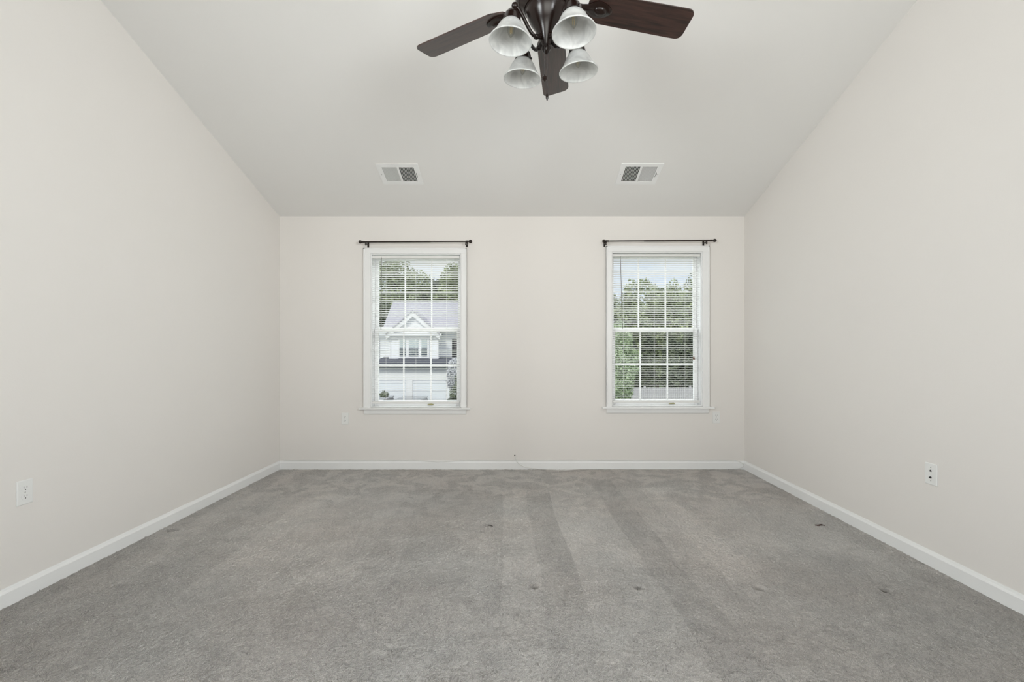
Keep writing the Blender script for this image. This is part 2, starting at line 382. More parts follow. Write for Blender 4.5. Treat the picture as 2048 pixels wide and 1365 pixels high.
# ------------------------------------------------------------- windows
def make_window(w):
    root = empty('window_%d' % w['n'], ((w['x0']+w['x1'])/2, YB, w['z0'])); struct(root)
    tag(root, 'white double-hung sash window with grid panes, %s' % ('left of the two, house seen through it' if w['n'] == 1 else 'right of the two, trees seen through it'))
    P = []
    x0, x1, z0, z1 = w['x0'], w['x1'], w['z0'], w['z1']
    # casing: stepped flat trim
    mb = MB(); ct = 0.018
    for a, b, c, d, t in ((w['cx0'], x0, z0, z1, ct), (x1, w['cx1'], z0, z1, ct), (w['cx0'], w['cx1'], z1, w['ct'], ct)):
        mb.box((a, YB-t, c), (b, YB, d))
    e = 0.012
    mb.box((w['cx0'], YB-.024, z0), (w['cx0']+e, YB, w['ct'])); mb.box((w['cx1']-e, YB-.024, z0), (w['cx1'], YB, w['ct']))
    mb.box((w['cx0'], YB-.024, w['ct']-e), (w['cx1'], YB, w['ct']))
    P.append(mb.build('casing', 'trim_white', bevel=.002))
    # jamb lining of the recess
    mb = MB(); j = 0.010
    mb.box((x0-.001, YB-.004, z0+.008), (x0+j, YB+T, z1-j)); mb.box((x1-j, YB-.004, z0+.008), (x1+.001, YB+T, z1-j)); mb.box((x0-.001, YB-.004, z1-j), (x1+.001, YB+T, z1+.001))
    mb.box((x0, YB+.005, z0-.001), (x1, YB+T+.02, z0+.008))
    P.append(mb.build('jamb', 'vinyl_white', bevel=.001))
    # stool and apron
    sx0, sx1 = w['cx0']-.040, w['cx1']+.040
    mb = MB(); mb.box((sx0, YB-.050, z0-.018), (sx1, YB+.02, z0)); P.append(mb.build('stool', 'trim_white', bevel=.006, seg=3))
    mb = MB(); mb.prism([(w['cx0']+.004, YB, z0-.018), (w['cx0']+.004, YB-.020, z0-.018), (w['cx0']+.004, YB-.016, z0-.055), (w['cx0']+.004, YB-.011, z0-.064), (w['cx0']+.004, YB, z0-.068)], (w['cx1']-w['cx0']-.008, 0, 0))
    P.append(mb.build('apron', 'trim_white', bevel=.0015))
    # sashes
    zm = bz(660)
    def sash(name, ya, yb, za, zb, st, top, bot, mx, mz):
        mb = MB(); a, b = x0+j+.004, x1-j-.004
        mb.box((a, ya, za), (a+st, yb, zb)); mb.box((b-st, ya, za), (b, yb, zb))
        mb.box((a+st, ya, za), (b-st, yb, za+bot)); mb.box((a+st, ya, zb-top), (b-st, yb, zb))
        s = mb.build(name, 'vinyl_white', bevel=.003)
        g = MB(); g.box((a+st-.004, ya+.016, za+bot-.004), (b-st+.004, ya+.019, zb-top+.004))
        go = g.build('glass_pane', 'pane_glass'); go.parent = s
        m = MB()
        for x in mx: m.box((x-.0068, ya+.009, za+bot), (x+.0068, ya+.016, zb-top))
        for z in mz: m.box((a+st, ya+.0095, z-.0068), (b-st, ya+.0158, z+.0068))
        mo = m.build('muntin', 'vinyl_white'); mo.parent = s
        return s
    YU, YLo = YB+.105, YB+.070
    wid = x1-x0
    def fx(px, Y): return (px-PX)*Y/F
    if w['n'] == 1: mu, ml, hz1, hz2 = (810, 863), (807, 861.5), 584.5, 731.5
    else: mu, ml, hz1, hz2 = (1277.5, 1331.5), (1281, 1335.5), 584, 729
    P.append(sash('upper_sash', YU, YU+.030, zm-.012, z1-j, .030, .030, .034, [fx(p, YU) for p in mu], [EYE-(hz1-PY)*YU/F]))
    P.append(sash('lower_sash', YLo, YLo+.030, z0+.008, zm+.018, .038, .040, .050, [fx(p, YLo) for p in ml], [EYE-(hz2-PY)*YLo/F]))
    cxm = (x0+x1)/2
    mb = MB(); lx = fx(861 if w['n'] == 1 else 1344, YB+.06)
    mb.box((lx-.028, YB+.058, z0+.018), (lx+.028, YB+.071, z0+.026)); mb.box((lx-.006, YB+.050, z0+.020), (lx+.016, YB+.060, z0+.034))
    P.append(tag(mb.build('sash_catch', 'lock_brass', bevel=.001), 'small brass-coloured catch'))
    for p in P: p.parent = root; p.location = -root.location
    # mini blind, hung inside the recess: a thing of its own
    r = empty('window_blind', (cxm, YB+.02, z1-.02))
    tag(r, ('white mini blind in the left window with clear wand at its left, house behind' if w['n'] == 1 else 'white mini blind in the right window with brown cord tassels, trees behind'), 'blind', 'mini blinds in the two windows')
    B = []
    YC = YB+.022
    if w['n'] == 1: a, b, ht, hb = fx(744, YC), fx(919.5, YC), 512.5, 518
    else: a, b, ht, hb = fx(1224.5, YC), fx(1399.5, YC), 508.5, 514
    zt = EYE-(ht-PY)*(YC-.012)/F
    mb = MB(); mb.box((a, YC-.014, zt-.026), (b, YC+.014, zt)); mb.box((a+.004, YC-.016, zt-.024), (b-.004, YC-.0138, zt-.006))
    B.append(mb.build('headrail', 'blind_rail', bevel=.0015))
    zbr = EYE-(805 if w['n'] == 1 else 803)*YC/F + PY*YC/F
    mb = MB(); mb.box((a+.003, YC-.013, zbr-.012), (b-.003, YC+.013, zbr+.008)); B.append(mb.build('bottom_rail', 'blind_rail', bevel=.003))
    zs0, zs1 = zbr+.026, zt-.045
    n = int(round((zs1-zs0)/.0213))
    mb = MB(); tl = 0.165
    for i in range(n+1):
        z = zs0+(zs1-zs0)*i/n + random.gauss(0, .0003)
        tt = tl + random.gauss(0, .012)
        nodes = []
        for k in range(5):
            u = -0.0125+0.025*k/4
            nodes.append((YC+u, z-tt*u + .0013*(1-(u/.0125)**2)))
        rowsA = [[mb.bm.verts.new((x, y, zz)) for y, zz in nodes] for x in (a+.003, b-.003)]
        rowsB = [[mb.bm.verts.new((x, y, zz-.0005)) for y, zz in nodes] for x in (a+.003, b-.003)]
        for k in range(4):
            mb.bm.faces.new([rowsA[0][k], rowsA[1][k], rowsA[1][k+1], rowsA[0][k+1]])
            mb.bm.faces.new([rowsB[0][k+1], rowsB[1][k+1], rowsB[1][k], rowsB[0][k]])
        for k in (0, 4):
            mb.bm.faces.new([rowsA[0][k], rowsB[0][k], rowsB[1][k], rowsA[1][k]])
    B.append(mb.build('slats', 'slat_white', smooth=True))
    lad = (771.5, 831.5, 893) if w['n'] == 1 else (1247, 1309, 1370)
    for p in lad:
        mb = MB(); x = fx(p, YC)
        mb.tube([(x, YC-.0135, zbr), (x, YC-.0135, zt-.02)], .0007, 5); mb.tube([(x, YC+.0135, zbr), (x, YC+.0135, zt-.02)], .0007, 5)
        B.append(mb.build('ladder_cord', 'slat_white'))
    if w['n'] == 1: wx0, wx1, wy0, wy1 = 763, 762, 516, 660
    else: wx0, wx1, wy0, wy1 = 1240.8, 1245, 514, 658
    yw = YC-.022
    p0 = W(wx0, wy0, yw); p1 = W(wx1, wy1, yw)
    mb = MB(); mb.tube([p0, p1], .0030, 6); mb.tube([p0, p0+Vector((0, .01, .012))], .0015, 6)
    B.append(mb.build('tilt_wand', 'wand_clear', smooth=True))
    cp = 909 if w['n'] == 1 else 1386.5
    for k in (0, 1):
        xk = fx(cp+k*1.8, yw); zend = bz(700)
        mb = MB(); mb.tube([(xk, yw, zt-.02), (xk+.003*k, yw, zend)], .0007, 5); c = mb.build('lift_cord', 'cord_grey'); B.append(c)
        if w['n'] == 2:
            zz = EYE-(716.5-PY)*yw/F
            mb = MB(); mb.tube([(xk+.003*k, yw, zend), (xk+.003*k, yw, zz+.01)], .0007, 5)
            mb.lathe([(0, .013), (.0022, .012), (.003, .004), (.0062, -.012), (.0055, -.015), (0, -.015)], 12, Matrix.Translation((xk+.003*k, yw, zz)))
            t_ = mb.build('tassel', 'tassel_brown', smooth=True); t_['label'] = 'brown cord tassel'; B.append(t_)
    for p in B: p.parent = r; p.location = -r.location
for w in WIN: make_window(w)

# unseen rear window, added for its fill lamp: frame and glass
mb = MB()
for a, b, c, d in ((-1.10, -1.04, .62, 2.62), (1.89, 1.95, .62, 2.62), (-1.04, 1.89, .62, .68), (-1.04, 1.89, 2.56, 2.62), (.40, .46, .68, 2.56)):
    mb.box((a, YR-.12, c), (b, YR-.05, d))
w3 = struct(mb.build('window_3', 'trim_white', bevel=.003))
mb = MB(); mb.box((-1.05, YR-.09, .63), (1.9, YR-.086, 2.61)); g = mb.build('glass_pane', 'pane_glass'); g.parent = w3

# unseen side windows behind the camera, added to let the fill lamps in
for n_, X, sgn in ((4, XL, -1), (5, XR, 1)):
    a, b, c, d = SW; mb = MB()
    for r in ((a, a+.05, c, d), (b-.05, b, c, d), (a+.05, b-.05, c, c+.05), (a+.05, b-.05, d-.05, d), (a+.05, b-.05, (c+d)/2-.02, (c+d)/2+.02)):
        mb.box((X+sgn*.06, r[0], r[2]), (X+sgn*.10, r[1], r[3]))
    w4 = struct(mb.build('window_%d' % n_, 'trim_white', bevel=.003))
    mb = MB(); mb.box((X+sgn*.08, a+.04, c+.04), (X+sgn*.083, b-.04, d-.04)); g = mb.build('glass_pane', 'pane_glass'); g.parent = w4

# ------------------------------------------------------------- curtain rods
def curtain_rod(xa, ya, xb, yb, b1, b2, joint, thick_left, label):
    yr = YB-.075
    A = W(xa, ya, yr); Bp = W(xb, yb, yr)
    root = empty('curtain_rod', (A+Bp)/2); tag(root, label, 'curtain rod', 'curtain rods above the two windows')
    J = A+(Bp-A)*((joint-xa)/(xb-xa)); P = []
    d = (Bp-A).normalized()
    r1, r2 = (.0075, .0060) if thick_left else (.0060, .0075)
    mb = MB(); mb.tube([A+d*.03, J], r1, 12); mb.tube([J, Bp-d*.03], r2, 12); P.append(mb.build('rod', 'rod_bronze', smooth=True))
    for e, s in ((A, 1), (Bp, -1)):
        q = d.to_track_quat('Z', 'Y').to_matrix().to_4x4()
        mb = MB(); M = Matrix.Translation(e) @ q @ Matrix.Diagonal((1, 1, s, 1))
        mb.lathe([(0, -.017), (.008, -.015), (.014, -.009), (.0165, 0), (.014, .009), (.008, .015), (.006, .019), (.009, .022), (.0105, .026), (.009, .030), (.0065, .033), (.0095, .037), (.0095, .042), (0, .042)], 20, M)
        P.append(mb.build('finial', 'rod_bronze', smooth=True))
    for p in (b1, b2):
        x = (p-PX)*yr/F; z = A.z+(Bp.z-A.z)*((p-xa)/(xb-xa))
        mb = MB()
        mb.box((x-.009, YB-.003, z-.038), (x+.009, YB, z+.018))
        mb.box((x-.006, YB-.075, z-.016), (x+.006, YB-.002, z-.010))
        mb.tube([(x, yr, z-.0135+.0), (x, yr-.011, z-.008), (x, yr-.012, z+.004)], .003, 8)
        mb.tube([(x, yr, z-.013), (x, yr+.011, z-.008), (x, yr+.012, z+.010)], .003, 8)
        mb.box((x-.007, yr-.006, z-.034), (x+.007, yr+.004, z-.010))
        br = mb.build('bracket', 'rod_bronze', bevel=.001); P.append(br)
        mb = MB(); mb.ball((x, yr-.0075, z-.024), .003, 8); s_ = mb.build('screw', 'screw', smooth=True); s_.parent = br
    for p in P: p.parent = root; p.location = -root.location
curtain_rod(720.5, 484.2, 940.8, 483.3, 731.5, 932, 861, True, 'dark bronze curtain rod with ball finials above the left window')
curtain_rod(1208.0, 482.6, 1429.5, 481.2, 1212, 1413, 1288, False, 'dark bronze curtain rod with ball finials above the right window')

# ------------------------------------------------------------- ceiling registers
def vent(v, flip, label):
    x0, x1, y0, y1 = v; s0, s1 = cs(y1), cs(y0)
    c = CM @ Vector(((x0+x1)/2, (s0+s1)/2, 0)); root = empty('air_vent', c)
    tag(root, label, 'air vent', 'ceiling registers above the two windows'); P = []
    t = .006; ex0, ex1 = x0+.042, x1-.042; es0, es1 = s0+.036, s1-.036; xm = (ex0+ex1)/2
    mb = MB()
    mb.box((x0, s0, -t), (x1, es0, 0), CM); mb.box((x0, es1, -t), (x1, s1, 0), CM)
    mb.box((x0, es0, -t), (ex0, es1, 0), CM); mb.box((ex1, es0, -t), (x1, es1, 0), CM)
    mb.box((xm-.007, es0, -t), (xm+.007, es1, .001), CM)
    P.append(mb.build('face_plate', 'vent_white'))
    for a, b, dr in ((ex0, xm-.007, 1), (xm+.007, ex1, -1)):
        mb = MB(); n = 11
        for i in range(n+1):
            x = a+(b-a)*i/n
            # louvre leans outward from the centre bar as it goes down
            top, bot = x+dr*.0062, x-dr*.003
            lo, hi = a-.002, b+.002
            top = min(max(top, lo), hi+.006 if dr > 0 else hi)
            if dr < 0: top = max(x-.0062, a-.008)
            pts = [(bot-.0012, es0, -.0055), (bot+.0012, es0, -.0055), (top+.0008, es0, .010), (top-.0008, es0, .010)]
            vs_ = mb.prism(pts, (0, es1-es0, 0))
            for q in vs_: q.co = CM @ q.co
        P.append(mb.build('louvre_bank', 'vent_white'))
    mb = MB()
    mb.box((ex0-.012, es0-.006, .0005), (ex0-.010, es1+.006, .10), CM); mb.box((ex1+.010, es0-.006, .0005), (ex1+.012, es1+.006, .10), CM)
    mb.box((ex0-.012, es0-.006, .0005), (ex1+.012, es0-.004, .10), CM); mb.box((ex0-.012, es1+.004, .0005), (ex1+.012, es1+.006, .10), CM)
    mb.box((ex0-.012, es0-.006, .10), (ex1+.012, es1+.006, .102), CM)
    P.append(mb.build('duct_boot', 'duct_dark'))
    # damper lever and its slot, on the right-hand side of the plate
    sm = (es0+es1)/2
    mb = MB(); mb.box((ex1+.009, sm-.032, -t-.0006), (ex1+.0125, sm+.022, -t+.001), CM); P.append(mb.build('lever_slot', 'slot_dark'))
    mb = MB(); mb.box((ex1+.0075, sm+.010, -t-.012), (ex1+.0145, sm+.013, -t), CM); P.append(mb.build('damper_lever', 'screw'))
    for x in (x0+.018, x1-.014):
        mb = MB(); mb.lathe([(0, -.0022), (.0025, -.002), (.0038, 0), (0, 0)], 12, CM @ Matrix.Translation((x, sm, -t))); P.append(mb.build('screw', 'screw', smooth=True))
    for p in P: p.parent = root; p.matrix_parent_inverse = Matrix.Translation(-c)
vent(VENTS[0], 1, 'white metal ceiling register above the left window, dark slots on its right half')
vent(VENTS[1], -1, 'white metal ceiling register above the right window, dark slots on its left half')

# ------------------------------------------------------------- wall plates
def plate_frame(c, n_axis):
    """local frame: u = width, v = up, w = out of the wall"""
    if n_axis == 'back': M = Matrix(((1, 0, 0, c[0]), (0, 0, -1, c[1]), (0, 1, 0, c[2]), (0, 0, 0, 1)))
    elif n_axis == 'left': M = Matrix(((0, 0, 1, c[0]), (1, 0, 0, c[1]), (0, 1, 0, c[2]), (0, 0, 0, 1)))
    else: M = Matrix(((0, 0, -1, c[0]), (-1, 0, 0, c[1]), (0, 1, 0, c[2]), (0, 0, 0, 1)))
    return M
def cover(M):
    mb = MB(); w, h, t = .035, .057, .0055
    pts = [(-w, -h), (w, -h), (w, h), (-w, h)]
    base = [mb.bm.verts.new(M @ Vector((x, y, .0008))) for x, y in pts]
    mid = [mb.bm.verts.new(M @ Vector((x*.985, y*.99, .004))) for x, y in pts]
    top = [mb.bm.verts.new(M @ Vector((x*.90, y*.94, t))) for x, y in pts]
    mb.bm.faces.new(base); mb.bm.faces.new(top)
    for A, B in ((base, mid), (mid, top)):
        for i in range(4): mb.bm.faces.new([A[i], A[(i+1) % 4], B[(i+1) % 4], B[i]])
    gap = MB(); gap.box((-w+.002, -h+.002, 0), (w-.002, h-.002, .001), M)
    return mb.build('cover_plate', 'plate_white', bevel=.0008)
def outlet(c, ax, label):
    root = empty('wall_outlet', c); tag(root, label, 'outlet', 'duplex outlets low on the walls'); M = plate_frame(c, ax); P = [cover(M)]
    for s in (1, -1):
        mb = MB(); cy = s*.0195; pts = []
        for k in range(28):
            a = 2*math.pi*k/28; x = .0172*math.cos(a); y = .0172*math.sin(a); y = max(-.0135, min(.0135, y)); pts.append(M @ Vector((x, cy+y, .005)))
        mb.prism(pts, (M.to_3x3() @ Vector((0, 0, .0016)))); rec = mb.build('receptacle', 'plate_white', bevel=.0004); P.append(rec)
        mb = MB()
        mb.box((-.0080, cy-.001, .0060), (-.0058, cy+.008, .0069), M); mb.box((.0058, cy-.0005, .0060), (.0078, cy+.007, .0069), M)
        mb.lathe([(0, .0060), (.0026, .0060), (.0026, .0069), (0, .0069)], 12, M @ Matrix.Translation((0, cy-.0075, 0)))
        sl = mb.build('slots', 'slot_dark'); sl.parent = rec
    mb = MB(); mb.lathe([(0, .0068), (.0025, .0063), (.003, .005), (0, .005)], 12, M); P.append(mb.build('screw', 'screw', smooth=True))
    for p in P: p.parent = root; p.location = -root.location
outlet((bx(690.3), YB, bz(838)), 'back', 'white duplex outlet on the window wall, left of the left window sill')
outlet((bx(1432.3), YB, bz(835.5)), 'back', 'white duplex outlet on the window wall, right of the right window sill')
outlet((XL, 2.106, .486), 'left', 'white duplex outlet on the left side wall, close to the camera')
def jack_plate(c, ax, label):
    root = empty('jack_plate', c); tag(root, label, 'wall plate'); M = plate_frame(c, ax); P = [cover(M)]
    mb = MB(); mb.box((-.0085, .010, .0046), (.0085, .026, .0064), M); P.append(mb.build('phone_jack', 'plate_white', bevel=.0005))
    mb = MB(); mb.box((-.0058, .0125, .0050), (.0058, .0200, .0068), M); mb.box((-.0030, .0200, .0050), (.0030, .0225, .0068), M); P.append(mb.build('jack_opening', 'slot_dark'))
    mb = MB(); mb.lathe([(.0062, .0048), (.0062, .0068), (.0045, .0072), (.0045, .0120), (.0030, .0125), (0, .0125)], 6, M @ Matrix.Translation((0, -.018, 0))); P.append(mb.build('coaxial_port', 'slot_dark'))
    for y in (.0415, -.0415):
        mb = MB(); mb.lathe([(0, .0068), (.0025, .0063), (.0032, .005), (0, .005)], 12, M @ Matrix.Translation((0, y*.85, 0))); P.append(mb.build('screw', 'screw', smooth=True))
    for p in P: p.parent = root; p.location = -root.location
jack_plate((XR, 2.408, .488), 'right', 'white phone and cable jack plate on the right side wall')

# ------------------------------------------------------------- cable along the skirting
def smooth_path(pts, n=8):
    P_ = [Vector(p) for p in pts]; out_ = []
    for i in range(len(P_)-1):
        p0 = P_[max(i-1, 0)]; p1 = P_[i]; p2 = P_[i+1]; p3 = P_[min(i+2, len(P_)-1)]
        for k in range(n):
            t = k/n; out_.append(0.5*((2*p1)+(-p0+p2)*t+(2*p0-5*p1+4*p2-p3)*t*t+(-p0+3*p1-3*p2+p3)*t**3))
    out_.append(P_[-1]); return out_
yc = YB-.0065; yf = YB-BT-.004
def cp(px, py, y): return W(px, py, y)
zc = BH+.0040
top = [(bx(569), yc, zc+.001), (bx(640), yc, zc), (bx(730), yc, zc+.0004), (bx(815), yc, zc+.0006), (bx(828), yc, zc+.001), (bx(845), yc-.004, zc-.001), (bx(865), YB-BT-.0035, BH-.006),
       (bx(890), YB-BT-.0035, BH-.007), (bx(915), yc-.004, zc-.001), (bx(930), yc, zc), (bx(1028), yc, zc), (bx(1100), yc, zc), (bx(1180), yc, zc), (bx(1200), yc, zc+.0015), (bx(1300), yc, zc), (bx(1400), yc, zc), (bx(1462), yc, zc),
       (bx(1472), yc-.003, zc-.001), (bx(1479), yf, BH-.012), (bx(1484.5), yf, BH-.030), (bx(1486), yf, BH-.046), (bx(1482), yf, .022), (bx(1474), yf-.001, .011), (bx(1460), yf-.001, .007), (bx(1400), yf-.001, .005), (bx(1300), yf-.001, .005),
       (bx(1200), yf-.001, .006), (bx(1160), yf-.002, .006), (bx(1150), yf-.008, .004), (bx(1135), yf-.022, .003), (bx(1115), yf-.024, .004), (bx(1090), yf-.012, .006), (bx(1070), yf-.002, .010), (bx(1050), yf, .026), (bx(1038), yf, .055), (bx(1033), yf+.001, .085), (bx(1031), YB-.007, .108), (bx(1029.8), YB-.0035, .126)]
mb = MB(); mb.tube(smooth_path(top, 6), .0030, 8)
cable = mb.build('cable', 'cable_white', smooth=True); tag(cable, 'thin white cable tacked along the skirting of the window wall, looping into a wall hole', 'cable')
mb = MB(); mb.lathe([(0, 0), (.0065, 0), (.0065, .0012), (0, .0012)], 16, Matrix.Translation((bx(1029.5), YB-.0004, bz(911.5)-.0)) @ Matrix.Rotation(math.pi/2, 4, 'X'))
hole = mb.build('cable_hole', 'slot_dark'); hole.parent = wall_back; hole['label'] = 'small dark hole drilled for the cable'

# bits on the carpet
X_, Y_ = floor_pt(980.5, 1054)
mb = MB(); mb.tube([(X_-.015, Y_+.012, .006), (X_, Y_+.004, .007), (X_+.016, Y_-.008, .005)], [.003, .0035, .003], 6)
tag(mb.build('wood_sliver', 'sliver_dark', smooth=True), 'small dark sliver lying on the carpet near the middle of the room', 'debris')
X_, Y_ = floor_pt(1640, 1053)
mb = MB(); mb.tube([(X_-.029, Y_+.006, .005), (X_-.012, Y_-.006, .006), (X_+.004, Y_+.004, .007), (X_+.018, Y_+.010, .006), (X_+.030, Y_-.008, .003)], [.003, .006, .004, .004, .002], 6)
tag(mb.build('carpet_scrap', 'sliver_red', smooth=True), 'small reddish brown scrap lying on the carpet near the right wall', 'debris')

# ------------------------------------------------------------- ceiling fan
HX, HY = 0.130, 1.960
def fz(h): return EYE+h
fan = empty('ceiling_fan', (HX, HY, roomceil(HY)))
tag(fan, 'dark bronze ceiling fan with five walnut blades and four frosted glass lamp shades', 'ceiling fan')
FT = Matrix.Translation((HX, HY, 0))
FP = []
zc_ = roomceil(HY)
mb = MB(); mb.lathe([(.012, zc_-.115), (.030, zc_-.112), (.055, zc_-.09), (.068, zc_-.05), (.070, zc_+.024), (0, zc_+.024)], 36, FT); FP.append(mb.build('canopy', 'bronze', smooth=True))
mb = MB(); mb.lathe([(.0127, fz(1.655)), (.0127, zc_-.11)], 20, FT); FP.append(mb.build('downrod', 'bronze', smooth=True))
mb = MB(); mb.lathe([(0, fz(1.70)), (.022, fz(1.70)), (.024, fz(1.67)), (.034, fz(1.662)), (.060, fz(1.655)), (.095, fz(1.640)), (.122, fz(1.615)), (.134, fz(1.585)), (.137, fz(1.560)), (.137, fz(1.545)), (.132, fz(1.540)), (.131, fz(1.530)), (.134, fz(1.527)), (.133, fz(1.518)),
                     (.128, fz(1.510)), (.122, fz(1.500)), (.112, fz(1.490)), (.101, fz(1.480)), (.094, fz(1.470)), (0, fz(1.470))], 48, FT)
FP.append(mb.build('motor_housing', 'bronze', smooth=True))
mb = MB(); mb.lathe([(0, fz(1.471)), (.090, fz(1.471)), (.091, fz(1.466)), (.087, fz(1.463)), (.0855, fz(1.456)), (.081, fz(1.440)), (.071, fz(1.419)), (.060, fz(1.403)), (.050, fz(1.388)), (.040, fz(1.370)), (.0325, fz(1.352)),
                     (.026, fz(1.336)), (.020, fz(1.322)), (.0155, fz(1.314)), (.0185, fz(1.306)), (.0185, fz(1.298)), (.013, fz(1.288)), (.007, fz(1.280)), (0, fz(1.277))], 40, FT)
FP.append(mb.build('light_kit_body', 'bronze', smooth=True))
# blades
RB = 0.66; BZ = fz(1.516)
def blade(k):
    th = math.radians(8.7+72*k)      # from +Y towards +X
    d = Vector((math.sin(th), math.cos(th), 0)); left = Vector((-math.cos(th), math.sin(th), 0))
    R = Matrix(((d.x, left.x, 0, HX), (d.y, left.y, 0, HY), (0, 0, 1, BZ), (0, 0, 0, 1)))
    Pm = R @ Matrix.Rotation(math.radians(3.2), 4, 'Y') @ Matrix.Rotation(math.radians(-12.5), 4, 'X')
    # outline in (radial, chord)
    pts = []
    half = [(0.185, .030), (.192, .042), (.205, .049), (.222, .056), (.240, .0645), (.252, .068), (.30, .069), (.40, .0705), (.50, .072), (.59, .073)]
    tip = []
    rc = .030
    for i in range(7):
        a = math.pi/2*i/6; tip.append((RB-rc+rc*math.sin(a), .073-rc+rc*math.cos(a)))
    up = half+tip
    outl = up+[(r, -c) for r, c in reversed(up)]
    mb = MB(); n = len(outl)
    def ly(r, c, z): return Vector((r, c, z))
    a = [mb.bm.verts.new(ly(r, c, -.003)) for r, c in outl]; b = [mb.bm.verts.new(ly(r, c, .003)) for r, c in outl]
    mb.bm.faces.new(a); mb.bm.faces.new(b)
    for i in range(n): mb.bm.faces.new([a[i], a[(i+1) % n], b[(i+1) % n], b[i]])
    o = mb.build('blade', 'walnut_blade', bevel=.001); o.matrix_world = Pm
    # iron: neck from the motor ending in a leaf-shaped pad under the blade
    mb = MB()
    prof = [(.100, .020), (.130, .013), (.160, .012), (.185, .016), (.205, .030), (.225, .038), (.250, .036), (.275, .026), (.292, .012), (.297, 0)]
    ring = prof+[(r, -c) for r, c in reversed(prof[:-1])]
    zz = lambda r: -.0075
    a = [mb.bm.verts.new((r, c, -.004)) for r, c in ring]; m_ = [mb.bm.verts.new((r, c, -.008)) for r, c in ring]; b = [mb.bm.verts.new((.5*(r*1.0+.22)*0+r*.9+.0225, c*.55, -.0135)) for r, c in ring]
    n = len(ring); mb.bm.faces.new(a); mb.bm.faces.new(b)
    for A, B in ((a, m_), (m_, b)):
        for i in range(n): mb.bm.faces.new([A[i], A[(i+1) % n], B[(i+1) % n], B[i]])
    # raised oval boss
    vs_ = mb.lathe([(0, -.0235), (.012, -.0225), (.019, -.0185), (.0225, -.012), (.023, -.008), (0, -.008)], 24)
    for v in vs_: v.co = Vector((v.co.x*1.35+.243, v.co.y*.95, v.co.z))
    ir = mb.build('blade_iron', 'bronze', smooth=True); ir.parent = o
    return o
BL = [blade(k) for k in range(5)]
# lamp arms
LA = []
SHR = .184
def light_arm(ang):
    """ang: direction from +X, degrees"""
    a = math.radians(ang); d = Vector((math.cos(a), math.sin(a), 0)); o = Vector((HX, HY, 0))
    def q(r, h): return o+d*r+Vector((0, 0, fz(h)))
    mb = MB()
    mb.tube(smooth_path([q(.026, 1.346), q(.048, 1.334), (q(.072, 1.337)), q(.095, 1.358), q(.120, 1.390), q(.143, 1.412), q(.160, 1.418)], 5), [.011]*4+[.0075]*27, 10)
    mb.ball(q(.162, 1.420), .0135, 12)
    mb.ball(q(.052, 1.334), .013, 10, .8)
    arm = mb.build('light_arm', 'bronze', smooth=True)
    tilt = math.radians(5)
    ax = (d*math.sin(tilt)+Vector((0, 0, -math.cos(tilt)))).normalized()     # points down and out
    neck = q(.176, 1.349)
    z = -ax; x = d.cross(z).normalized() ; x = Vector((-math.sin(a), math.cos(a), 0)); y = z.cross(x)
    M = Matrix(((x.x, y.x, z.x, neck.x), (x.y, y.y, z.y, neck.y), (x.z, y.z, z.z, neck.z), (0, 0, 0, 1)))
    mb = MB(); mb.lathe([(0, .050), (.012, .049), (.020, .044), (.030, .030), (.034, .020), (.037, .004), (.0395, -.004), (.0380, -.004), (.034, .004), (.031, .018), (0, .020)], 28, M)
    for kk in range(3):
        aa = 2*math.pi*kk/3+.5; mb.ball(M @ Vector((.037*math.cos(aa), .037*math.sin(aa), .008)), .004, 8)
    cap = mb.build('socket_cap', 'bronze', smooth=True)
    mb = MB()
    outer = [(.028, .006), (.031, .001), (.037, -.005), (.0435, -.012), (.0500, -.021), (.0560, -.032), (.0615, -.044), (.0670, -.055), (.0730, -.065), (.0800, -.074), (.0858, -.081)]
    inner = [(r-.0035, z_-.001) for r, z_ in outer]
    prof = outer+[(.0882, -.085), (.0872, -.0885), (.0840, -.088)]+list(reversed(inner))
    mb.lathe(prof, 48, M, closed=True)
    sh = mb.build('lamp_shade', 'alabaster_glass', smooth=True)
    mb = MB(); mb.lathe([(.011, .006), (.0115, -.004), (.0150, -.016), (.0168, -.030), (.0155, -.044), (.010, -.057), (.004, -.066), (0, -.069)], 20, M)
    bu = mb.build('bulb', 'bulb_glass', smooth=True)
    mb = MB(); mb.lathe([(0, .018), (.013, .018), (.013, -.004), (0, -.004)], 16, M); so = mb.build('bulb_base', 'screw', smooth=True); so.parent = bu
    mb = MB()
    for kk in range(4):
        aa = math.pi/2*kk; mb.tube([M @ Vector((.004*math.cos(aa), .004*math.sin(aa), -.010)), M @ Vector((.005*math.cos(aa), .005*math.sin(aa), -.050))], .0011, 6)
    fi = mb.build('filament', 'bulb_filament'); fi.parent = bu
    bu.parent = sh
    return [arm, cap, sh]
for ang in (33.3, 123.3, 213.3, 303.3): FP += light_arm(ang)
# pull chains
def chain(px, y0, y1, Yd, ball_r, square=False):
    mb = MB(); A = W(px, y0, Yd); Bq = W(px, y1, Yd); n = int((A.z-Bq.z)/.0042)
    for i in range(n): mb.ball((A.x, A.y, A.z-.0042*(i+.5)), .0023, 4)
    mb.tube([A, Bq], .0006, 5)
    c = mb.build('pull_chain', 'bronze', smooth=True)
    mb = MB()
    mb.lathe([(0, .010), (.003, .009), (.0055, .004), (ball_r, -.003), (ball_r*.95, -.010), (ball_r*.5, -.015), (.003, -.018), (0, -.018)], 16, Matrix.Translation((Bq.x, Bq.y, Bq.z)))
    f = mb.build('pull_fob', 'bronze', smooth=True); f.parent = c
    return c
FP.append(chain(1089.3, 62, 154, HY-.048, .0118)); FP.append(chain(1094.2, 106, 192, HY-.004, .0062))
bpy.context.view_layer.update()
inv = Matrix.Translation(-fan.location)
